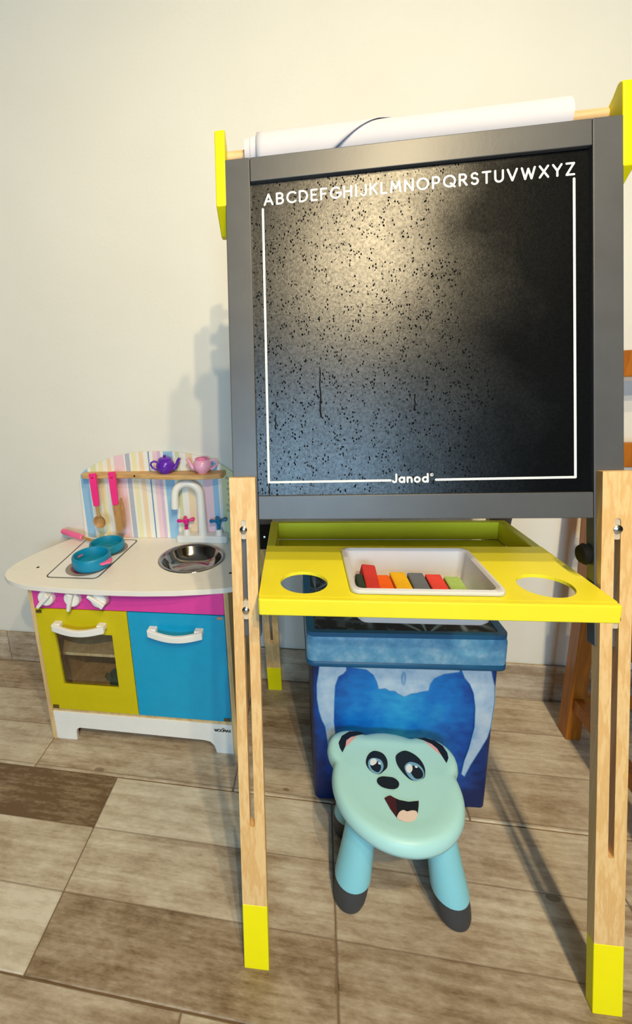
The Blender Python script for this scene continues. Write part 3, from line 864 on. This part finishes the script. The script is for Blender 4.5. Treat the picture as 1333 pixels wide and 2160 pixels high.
# tap
tb = MB().box(.336, .492, .258, .296, ZT, ZT + .024).build('tap_base', M['white'], kit, bevel=.006, seg=4)
CX, CB = .4155, .277
path = [(CX, CB, ZT + .02), (CX, CB, .60), (CX, CB, .645)] + [(CX - .0375 + .0375 * cos(R(t)), CB - .012 * t / 180, .645 + .0375 * sin(R(t))) for t in range(12, 181, 12)] + [(CX - .076, CB - .013, .630), (CX - .0775, CB - .013, .606)]
MB().tube(path, [.0145, .0125] + [.0115] * (len(path) - 2), 20).build('spout', M['white'], tb)
for a, mt in ((.3655, 'valvepink'), (.4665, 'valveblue')):
    st = MB().lathe([(.0115, 0), (.0105, .014), (.008, .018), (0, .018)], 20, (a, .274, ZT + .023)).build('valve_neck', M['white'], tb)
    z0 = ZT + .041
    v = MB().lathe([(.0055, 0), (.0055, .018), (.008, .02), (.0095, .026), (.007, .032), (0, .034)], 16, (a, .274, z0))
    for q in range(4):
        an = q * pi / 2 + .35
        e = Vector((cos(an), sin(an), .12))
        c0 = Vector((a, .274, z0 + .026))
        v.tube([c0, c0 + e * .012, c0 + e * .019, c0 + e * .0235, c0 + e * .027], [.0046, .0042, .0055, .0062, .0025], 10)
    v.build('valve_handle', M[mt], st)

def kthing(name, label, cat, a, b, z, rz=0, group=None):
    p = Vector((a, b, z)); p.rotate(Matrix.Rotation(KR, 3, 'Z'))
    return tag(empty(name, p + KO, KR + rz), label, cat, group)
# hanging utensils
sp = kthing('toy_spoon', 'wooden toy spoon with pink handle hanging from the kitchen shelf', 'spoon', .096, .250, .700)
def spf(x, z, w): return (x, w, z)
MB().prism([(-.0105, .022), (.0105, .024), (.0105, -.05), (.0085, -.080), (-.0075, -.080), (-.0095, -.05)], -.010, .001, spf, holes=[circ(-.001, .0085, .0032, 12)]).build('handle', M['hotpink'], sp, bevel=.002, seg=3)
MB().tube([(.0005, -.0045, -.079), (.002, -.0045, -.105), (.004, -.005, -.114)], [.005, .0042, .0055], 12).build('stem', M['spoonwood'], sp)
MB().lathe([(.0, .004), (.010, .0035), (.0155, .001), (.0195, -.004), (.0205, -.0055), (.0185, -.0045), (.0145, .0), (.008, .0015), (0, .002)], 28, (.005, -.004, -.130), Matrix.Rotation(-pi / 2, 3, 'X') @ Matrix.Scale(1, 3)).build('bowl', M['spoonwood'], sp, smooth=60)
sp2 = kthing('toy_spatula', 'wooden toy spatula with pink handle hanging between spoon and teapots', 'spatula', .158, .250, .700)
MB().prism([(-.0105, .026), (.0105, .028), (.0105, -.04), (.0095, -.076), (-.0075, -.077), (-.0095, -.04)], -.010, .001, spf, holes=[circ(-.001, .0085, .0032, 12)]).build('handle', M['hotpink'], sp2, bevel=.002, seg=3)
MB().prism(smooth_loop([(-.007, -.0755), (.009, -.0755), (.017, -.055), (.0235, -.060), (.025, -.10), (.021, -.145), (.006, -.166), (-.005, -.160), (-.0065, -.12)], 3), -.0065, -.0025, spf).build('blade', M['spoonwood'], sp2, bevel=.001)

# teapots
def teapot(label, a, b, rz, body, lidmat, open_lid):
    t = kthing('toy_teapot', label, 'teapot', a, b, .7152, rz, 'toy teapots on the kitchen shelf')
    s = 1.0
    MB().lathe([(0, 0), (.015, 0), (.016, .002), (.0225, .008), (.027, .018), (.0275, .025), (.0245, .034), (.0195, .040), (.017, .0415)] + ([(.0145, .0405), (.016, .036), (0, .036)] if open_lid else [(0, .0415)]), 36).build('body', M[body], t, smooth=50)
    if open_lid:
        MB().lathe([(.0195, .0395), (.0205, .042), (.0185, .0440), (.0155, .0430)], 30).build('rim', M[lidmat], t, smooth=50)
    else:
        ld = MB().lathe([(.0195, .0405), (.0200, .043), (.0175, .046), (.0100, .0485), (0, .0495)], 32).build('lid', M[lidmat], t, smooth=50)
        MB().lathe([(.003, .049), (.005, .0515), (.004, .055), (0, .056)], 14).build('lid_knob', M[lidmat], ld)
    hs = [(-.0235, 0, .034), (-.034, 0, .037), (-.0415, 0, .033), (-.043, 0, .026), (-.039, 0, .018), (-.031, 0, .012), (-.024, 0, .011)]
    MB().tube(hs, .0030, 10).build('handle', M[body], t)
    MB().tube([(.0215, 0, .012), (.030, 0, .017), (.0345, 0, .026), (.0385, 0, .036), (.0445, 0, .043)], [.0075, .0065, .0048, .0042, .0046], 14).build('spout', M[body], t)
    return t
teapot('glossy purple toy teapot on the kitchen shelf, beside the pink one', .318, .270, R(8), 'purple', 'purple', False)
teapot('pale pink toy teapot with open top at the right end of the shelf', .4305, .270, R(186), 'teapink', 'teapinkdk', True)

# pots on the hob
def pot_body(r, h, t=.0065):
    return [(0, 0), (r * .86, 0), (r * .95, .003), (r, .010), (r, h - .005), (r - .002, h - .001), (r - .004, h), (r - t, h - .001), (r - t - .001, h - .004), (r - t - .003, .010), (r - t - .008, .007), (0, .006)]
pz = ZT + .0015
pot = kthing('toy_pot', 'round blue toy pot with pink side grips on the front burner', 'pot', .1410, .0960, pz)
MB().lathe(pot_body(.0525, .037), 44).build('body', M['teal'], pot, smooth=45)
for sg in (0, pi):
    g = MB()
    an = R(-18) + sg
    pts = [(.047 * cos(an - .42), .047 * sin(an - .42)), (.060 * cos(an - .36), .060 * sin(an - .36)), (.069 * cos(an), .069 * sin(an)), (.060 * cos(an + .36), .060 * sin(an + .36)), (.047 * cos(an + .42), .047 * sin(an + .42))]
    g.prism(pts, .019, .0245, KT).build('grip', M['lolly'], pot, bevel=.002, seg=3)
panr = kthing('toy_frying_pan', 'blue toy pan with long pink handle on the back burner', 'pan', .1370, .2010, pz)
MB().lathe(pot_body(.0515, .027), 44).build('body', M['teal'], panr, smooth=45)
p0 = Vector((-.043, .022, .014)); dr = Vector((-.178, .080, .008)).normalized()
MB().tube([p0, p0 + dr * .072], .0045, 12).build('ferrule', M['spoonwood'], panr)
q0 = p0 + dr * .068
MB().tube([q0, q0 + dr * .003, q0 + dr * .03, q0 + dr * .085, q0 + dr * .098, q0 + dr * .102], [.006, .0085, .0095, .0095, .0085, .005], 16, flat=1.0).build('handle', M['lolly'], panr)
cupt = kthing('toy_cup', 'dark teal toy cup standing behind the oven window', 'cup', .172, .100, .1045)
MB().lathe([(0, 0), (.013, 0), (.015, .003), (.023, .010), (.0275, .022), (.0275, .032), (.025, .042), (.023, .047), (.021, .046), (.0235, .034), (.0235, .022), (.019, .012), (0, .008)], 30).build('body', M['ball'], cupt, smooth=50)
MB().tube([(-.025, 0, .040), (-.036, 0, .041), (-.041, 0, .032), (-.036, 0, .020), (-.024, 0, .016)], .0028, 10).build('handle', M['ball'], cupt)

# ------------------------------------------------------------------ blue storage box
BO = Vector((.213, -.395, 0)); BR = math.atan2(.026, .4)
bx = tag(empty('toy_storage_box', BO, BR), 'blue fabric storage box with printed silver dressing table and padded lid', 'storage box')
BW, BDp, BH = .400, .265, .385
mb = MB()
l0 = rrect(.006, BW - .008, .002, BDp - .002, .012, 4); l1 = rrect(.004, BW - .006, .0005, BDp, .012, 4)
n = len(l0)
mb.add([(x, y, 0) for x, y in l0] + [(x, y, BH) for x, y in l1], [(k, (k + 1) % n, n + (k + 1) % n, n + k) for k in range(n)] + [tuple(range(n)), tuple(range(n, 2 * n))])
body = mb.build('body', M['boxblue'], bx, bevel=.002)
mb = MB()
ls = [(.000, .374), (-.0065, .378), (-.0075, .384), (-.0075, .436), (-.005, .447), (.000, .4505)]
rings = [[(x, y, z) for x, y in rrect(-0 + e, BW - e, e, BDp - e, .016, 4)] for e, z in ls]
n = len(rings[0])
mb.v = [q for r_ in rings for q in r_]
mb.f = [(i * n + k, i * n + (k + 1) % n, (i + 1) * n + (k + 1) % n, (i + 1) * n + k) for i in range(len(rings) - 1) for k in range(n)] + [tuple(range(n)), tuple((len(rings) - 1) * n + k for k in range(n))]
lid = mb.build('lid', M['lid'], bx, smooth=50)
MB().prism(rrect(-.006, BW + .006, -.006, BDp + .006, .016, 4), .4455, .4560, KT, holes=[rrect(.012, BW - .012, .006, BDp - .010, .006, 4)]).build('lid_trim', M['lidtrim'], lid, bevel=.002)
MB().prism(rrect(.0122, BW - .0122, .0062, BDp - .0102, .006, 4), .4515, .4545, KT).build('lid_panel', M['star'], lid, smooth=0)
mb = MB()
hem = [[(x, y, z) for x, y in rrect(-.0085, BW + .0085, -.0085, BDp + .0085, .018, 4)] for z in (.3735, .386)]
n = len(hem[0]); mb.v = hem[0] + hem[1]
mb.f = [(k, (k + 1) % n, n + (k + 1) % n, n + k) for k in range(n)]
o = mb.build('lid_hem', M['lidtrim'], lid); sm = o.modifiers.new('t', 'SOLIDIFY'); sm.thickness = .004
legL = [(0.021, 0.378), (0.078, 0.382), (0.078, 0.359), (0.072, 0.351), (0.061, 0.343), (0.054, 0.319), (0.052, 0.277), (0.051, 0.223), (0.054, 0.189), (0.048, 0.150), (0.046, 0.110), (0.042, 0.112), (0.036, 0.172), (0.032, 0.208), (0.024, 0.227), (0.018, 0.251), (0.014, 0.284), (0.014, 0.322), (0.018, 0.35)]
legR = [(0.317, 0.371), (0.377, 0.373), (0.381, 0.354), (0.387, 0.332), (0.39, 0.291), (0.387, 0.226), (0.382, 0.197), (0.369, 0.163), (0.352, 0.122), (0.341, 0.089), (0.334, 0.096), (0.338, 0.131), (0.346, 0.166), (0.354, 0.224), (0.352, 0.276), (0.346, 0.312), (0.337, 0.334), (0.326, 0.348)]
apron = [(0.08, 0.38), (0.315, 0.373), (0.314, 0.363), (0.283, 0.357), (0.263, 0.345), (0.256, 0.331), (0.253, 0.314), (0.236, 0.31), (0.229, 0.307), (0.218, 0.305), (0.203, 0.296), (0.189, 0.304), (0.183, 0.31), (0.172, 0.31), (0.162, 0.316), (0.148, 0.314), (0.144, 0.332), (0.136, 0.35), (0.121, 0.363), (0.105, 0.365), (0.084, 0.369)]
def BF(x, z, w): return (x, w + .0018 * (1 - z / BH), z)
for nm, pts in (('printed_table_leg', legL), ('printed_table_leg', legR), ('printed_table_apron', apron)):
    o = MB().flat(pts, -.0007, BF).build(nm, M['silver'], body, smooth=0)
    MB().strokes([pts + [pts[0]]], .0016, -.0010, BF).build('printed_outline', M['silverline'], o, smooth=0)
MB().strokes([arc(.2, .343, .0045, .0165, 0, 360, 20), arc(.2, .343, .0022, .0125, 0, 360, 16)], .0014, -.0011, BF).build('printed_oval', M['silverline'], body, smooth=0)

# ------------------------------------------------------------------ panda stool
SC = Vector((.378, -.520, 0))
st = tag(empty('panda_stool', SC), 'mint green plastic step stool with a printed panda face and dark boots', 'stool')
SH = .220
mb = MB()
NR, NS = 14, 72
def ears(an):
    """outline radius: round seat with two ear bumps"""
    r = .1225
    d = Vector((cos(an), sin(an)))
    for c, er in ((Vector((-.081, .070)), .0495), (Vector((.079, .067)), .0525)):
        b = c.dot(d); q = b * b - (c.length_squared - er * er)
        if q > 0: r = max(r, b + math.sqrt(q))
    return r
out = [ears(2 * pi * k / 144) for k in range(144)]
out = [sum(out[(k + j) % 144] * w for j, w in ((-1, 1), (0, 2), (1, 1))) / 4 for k in range(144)]
NS = 144
prof = [(-.020, -.030, 1), (-.010, -.0335, 1), (-.002, -.030, 1), (0, -.022, 1), (-.001, -.014, 1), (-.004, -.006, 1), (-.009, -.0015, 1), (-.016, 0, 1)]
vs = []; fs = []
for e, z, _ in prof:
    vs += [((out[k] + e) * cos(2 * pi * k / NS), (out[k] + e) * sin(2 * pi * k / NS), SH + z) for k in range(NS)]
top_rings = [(.86, 0, .95), (.80, -.0008, .93), (.70, -.0012, .86), (.45, -.0014, .55), (.2, -.0014, .24)]
nb = len(prof)
for q, z, _ in top_rings:
    vs += [((out[k] - .016) * q * cos(2 * pi * k / NS), (out[k] - .016) * q * sin(2 * pi * k / NS), SH + z) for k in range(NS)]
tot = nb + len(top_rings)
for i in range(tot - 1):
    fs += [(i * NS + k, i * NS + (k + 1) % NS, (i + 1) * NS + (k + 1) % NS, (i + 1) * NS + k) for k in range(NS)]
fs += [tuple((tot - 1) * NS + k for k in range(NS)), tuple(range(NS - 1, -1, -1))]
seat = mb.add(vs, fs).build('seat', M['mint'], st, smooth=60)
feat = dict(
patch=[[(0.349, -0.456), (0.362, -0.461), (0.368, -0.475), (0.366, -0.492), (0.358, -0.502), (0.348, -0.51), (0.335, -0.507), (0.327, -0.497), (0.325, -0.485), (0.33, -0.47), (0.339, -0.459)],
 [(0.41, -0.448), (0.425, -0.455), (0.435, -0.468), (0.439, -0.486), (0.434, -0.506), (0.424, -0.512), (0.411, -0.516), (0.401, -0.51), (0.391, -0.495), (0.386, -0.48), (0.387, -0.464), (0.397, -0.453)]],
eye=[[(0.346, -0.474), (0.356, -0.478), (0.359, -0.491), (0.354, -0.503), (0.346, -0.51), (0.335, -0.507), (0.329, -0.497), (0.33, -0.484), (0.336, -0.476)],
 [(0.412, -0.475), (0.426, -0.477), (0.434, -0.487), (0.435, -0.5), (0.429, -0.51), (0.414, -0.516), (0.405, -0.51), (0.4, -0.497), (0.401, -0.485)]],
pupil=[[(0.346, -0.481), (0.353, -0.488), (0.353, -0.498), (0.346, -0.507), (0.336, -0.502), (0.333, -0.493), (0.338, -0.485)],
 [(0.417, -0.483), (0.428, -0.486), (0.433, -0.497), (0.429, -0.508), (0.417, -0.512), (0.411, -0.504), (0.41, -0.493)]],
glint=[[(0.343, -0.476), (0.347, -0.48), (0.345, -0.487), (0.337, -0.493), (0.333, -0.49), (0.335, -0.48)],
 [(0.411, -0.48), (0.415, -0.486), (0.413, -0.495), (0.407, -0.501), (0.402, -0.497), (0.403, -0.487)]],
nose=[[(0.363, -0.514), (0.375, -0.515), (0.383, -0.523), (0.381, -0.533), (0.373, -0.539), (0.361, -0.54), (0.349, -0.537), (0.342, -0.529), (0.344, -0.52), (0.352, -0.515)]],
)
def SF(x, y, w): return (x - SC.x, y - SC.y, SH + w)
lv = {'patch': (.0000, 'pblack'), 'eye': (.0003, 'pblue'), 'pupil': (.0006, 'pblack'), 'glint': (.0009, 'pwhite'), 'nose': (.0003, 'pblack')}
nmz = {'patch': 'eye_patch', 'eye': 'eye', 'pupil': 'pupil', 'glint': 'eye_glint', 'nose': 'nose'}
for k, ls_ in feat.items():
    w, mt = lv[k]
    for pts in ls_: MB().flat(smooth_loop(pts, 4), w, SF).build(nmz[k], M[mt], seat, smooth=0)
for x, y in ((.3515, -.4865), (.4225, -.4855)): MB().flat(circ(x, y, .0028, 12), .0011, SF).build('eye_glint', M['pwhite'], seat, smooth=0)
mouth = [(0.351, -0.56), (.357, -.5555), (0.363, -0.553), (0.370, -0.557), (0.378, -0.56), (0.394, -0.5615), (0.413, -0.557), (.4105, -.568), (0.406, -0.582), (0.400, -0.590), (0.376, -0.598), (0.368, -0.595), (0.359, -0.58)]
MB().flat(mouth, .0002, SF).build('mouth', M['pmouth'], seat, smooth=0)
MB().flat([(.372, -.5600), (.378, -.5605), (.394, -.562), (.4115, -.558), (.4095, -.570), (.406, -.582), (.398, -.580), (.374, -.587), (.368, -.594), (.371, -.578)], .0004, SF).build('mouth_black', M['pblack'], seat, smooth=0)  # black printed area inside the mouth
MB().flat(smooth_loop([(0.368, -0.595), (0.374, -0.584), (0.382, -0.579), (0.388, -0.581), (0.396, -0.578), (0.404, -0.578), (0.4055, -0.584), (0.402, -0.591), (0.395, -0.598), (0.383, -0.601), (0.374, -0.599)], 3), .0006, SF).build('tongue', M['ptongue'], seat, smooth=0)
earB = [[(0.331, -0.414), (0.317, -0.41), (0.297, -0.412), (0.28, -0.426), (0.272, -0.445), (0.274, -0.458), (0.279, -0.469), (0.286, -0.453), (0.289, -0.437), (0.299, -0.427), (0.313, -0.421)],
 [(0.436, -0.413), (0.455, -0.41), (0.474, -0.415), (0.487, -0.427), (0.492, -0.443), (0.491, -0.456), (0.484, -0.469), (0.481, -0.459), (0.478, -0.448), (0.474, -0.435), (0.466, -0.425), (0.451, -0.417)]]
earP = [[(0.286, -0.454), (0.289, -0.437), (0.299, -0.427), (0.313, -0.421), (0.303, -0.434), (0.294, -0.446)], [(0.451, -0.417), (0.466, -0.425), (0.474, -0.435), (0.479, -0.452), (0.470, -0.442), (0.461, -0.430)]]
for pts in earP: MB().flat(pts, .0003, SF).build('inner_ear', M['ppink'], seat, smooth=0)
for pts in earB: MB().flat(pts, .0006, SF).build('ear_rim', M['pblack'], seat, smooth=0)
MB().lathe([(0, -.034), (.103, -.034), (.1085, -.040), (.106, -.050), (0, -.050)], 64, (0, 0, SH + .004)).build('under_rim', M['boot'], st)
for (tx, ty, bx_, by_) in ((-.066, -.047, -.094, -.072), (.068, -.047, .100, -.072), (-.066, .042, -.090, .062), (.068, .042, .092, .060)):
    top = Vector((tx, ty, SH - .034)); bot = Vector((bx_, by_, 0))
    d = bot - top
    def at(z): return top + d * ((top.z - z) / top.z)
    lgm = MB()
    zs = [SH - .032, .16, .12, .09, .064, .058]
    rs = [.0270, .0285, .0302, .0320, .0338, .0336]
    vs = []; n = 32
    for z, r in zip(zs, rs):
        c = at(z); dz = .0
        for k in range(n):
            an = 2 * pi * k / n
            v = Vector((r * cos(an), r * sin(an), 0)); sl = d.xy / -d.z
            vs.append((c.x + v.x, c.y + v.y, c.z + (v.x * sl.x + v.y * sl.y) * (-.55)))
    fs = [(i * n + k, i * n + (k + 1) % n, (i + 1) * n + (k + 1) % n, (i + 1) * n + k) for i in range(len(zs) - 1) for k in range(n)] + [tuple(range(n)), tuple((len(zs) - 1) * n + k for k in range(n))]
    lo = lgm.add(vs, fs).build('leg', M['aqua'], st, smooth=60)
    vs = []
    zb = [.0585, .045, .030, .015, .005, .0]; rb = [.0318, .0320, .0315, .0300, .0268, .0215]
    for z, r in zip(zb, rb):
        c = at(z)
        for k in range(n):
            an = 2 * pi * k / n
            tl = (cos(an) * (-d.x / d.z) + sin(an) * (-d.y / d.z)) * r * -.55 * (z / .0585)
            vs.append((c.x + r * cos(an), c.y + r * sin(an), z + tl))
    fs = [(i * n + k, i * n + (k + 1) % n, (i + 1) * n + (k + 1) % n, (i + 1) * n + k) for i in range(len(zb) - 1) for k in range(n)] + [tuple(range(n)), tuple((len(zb) - 1) * n + k for k in range(n))]
    MB().add(vs, fs).build('boot', M['boot'], lo, smooth=60)

# ------------------------------------------------------------------ wooden chair at the right edge
ch = tag(empty('wooden_chair', (.876, -.144, 0)), 'orange-brown wooden chair with slatted back behind the right easel leg', 'chair')
CW = .40
for x in (0, CW):
    def rake(px, py, pz): return (px, py + max(0, pz - .42) * .10, pz)
    mb = MB()
    zs = [0, .42, .75, 1.04]
    vs = []
    for z in zs:
        vs += [rake(x + a, b, z) for a, b in ((0, 0), (.036, 0), (.036, .044), (0, .044))]
    fs = [(i * 4 + k, i * 4 + (k + 1) % 4, i * 4 + 4 + (k + 1) % 4, i * 4 + 4 + k) for i in range(3) for k in range(4)] + [(0, 1, 2, 3), (12, 13, 14, 15)]
    mb.add(vs, fs).build('back_post', M['chair'], ch, bevel=.003)
    MB().box(x, x + .038, -.385, -.345, 0, .425).build('front_leg', M['chair'], ch, bevel=.003)
    MB().box(x + .008, x + .030, -.345, 0, .365, .425).build('apron', M['chair'], ch, bevel=.002)
    MB().box(x + .006, x + .030, -.345, .0, .095, .130).build('stretcher', M['chair'], ch, bevel=.003)
for z0, z1 in ((.948, 1.008), (.738, .797), (.55, .60)):
    dy = (z0 - .42) * .10 + .012
    MB().box(.036, CW, dy, dy + .016, z0, z1).build('back_slat', M['chair'], ch, bevel=.003)
MB().box(-.012, CW + .05, -.40, -.002, .4255, .446).build('seat', M['chair'], ch, bevel=.004)
MB().box(.036, CW, .01, .03, .10, .13).build('stretcher', M['chair'], ch, bevel=.003)
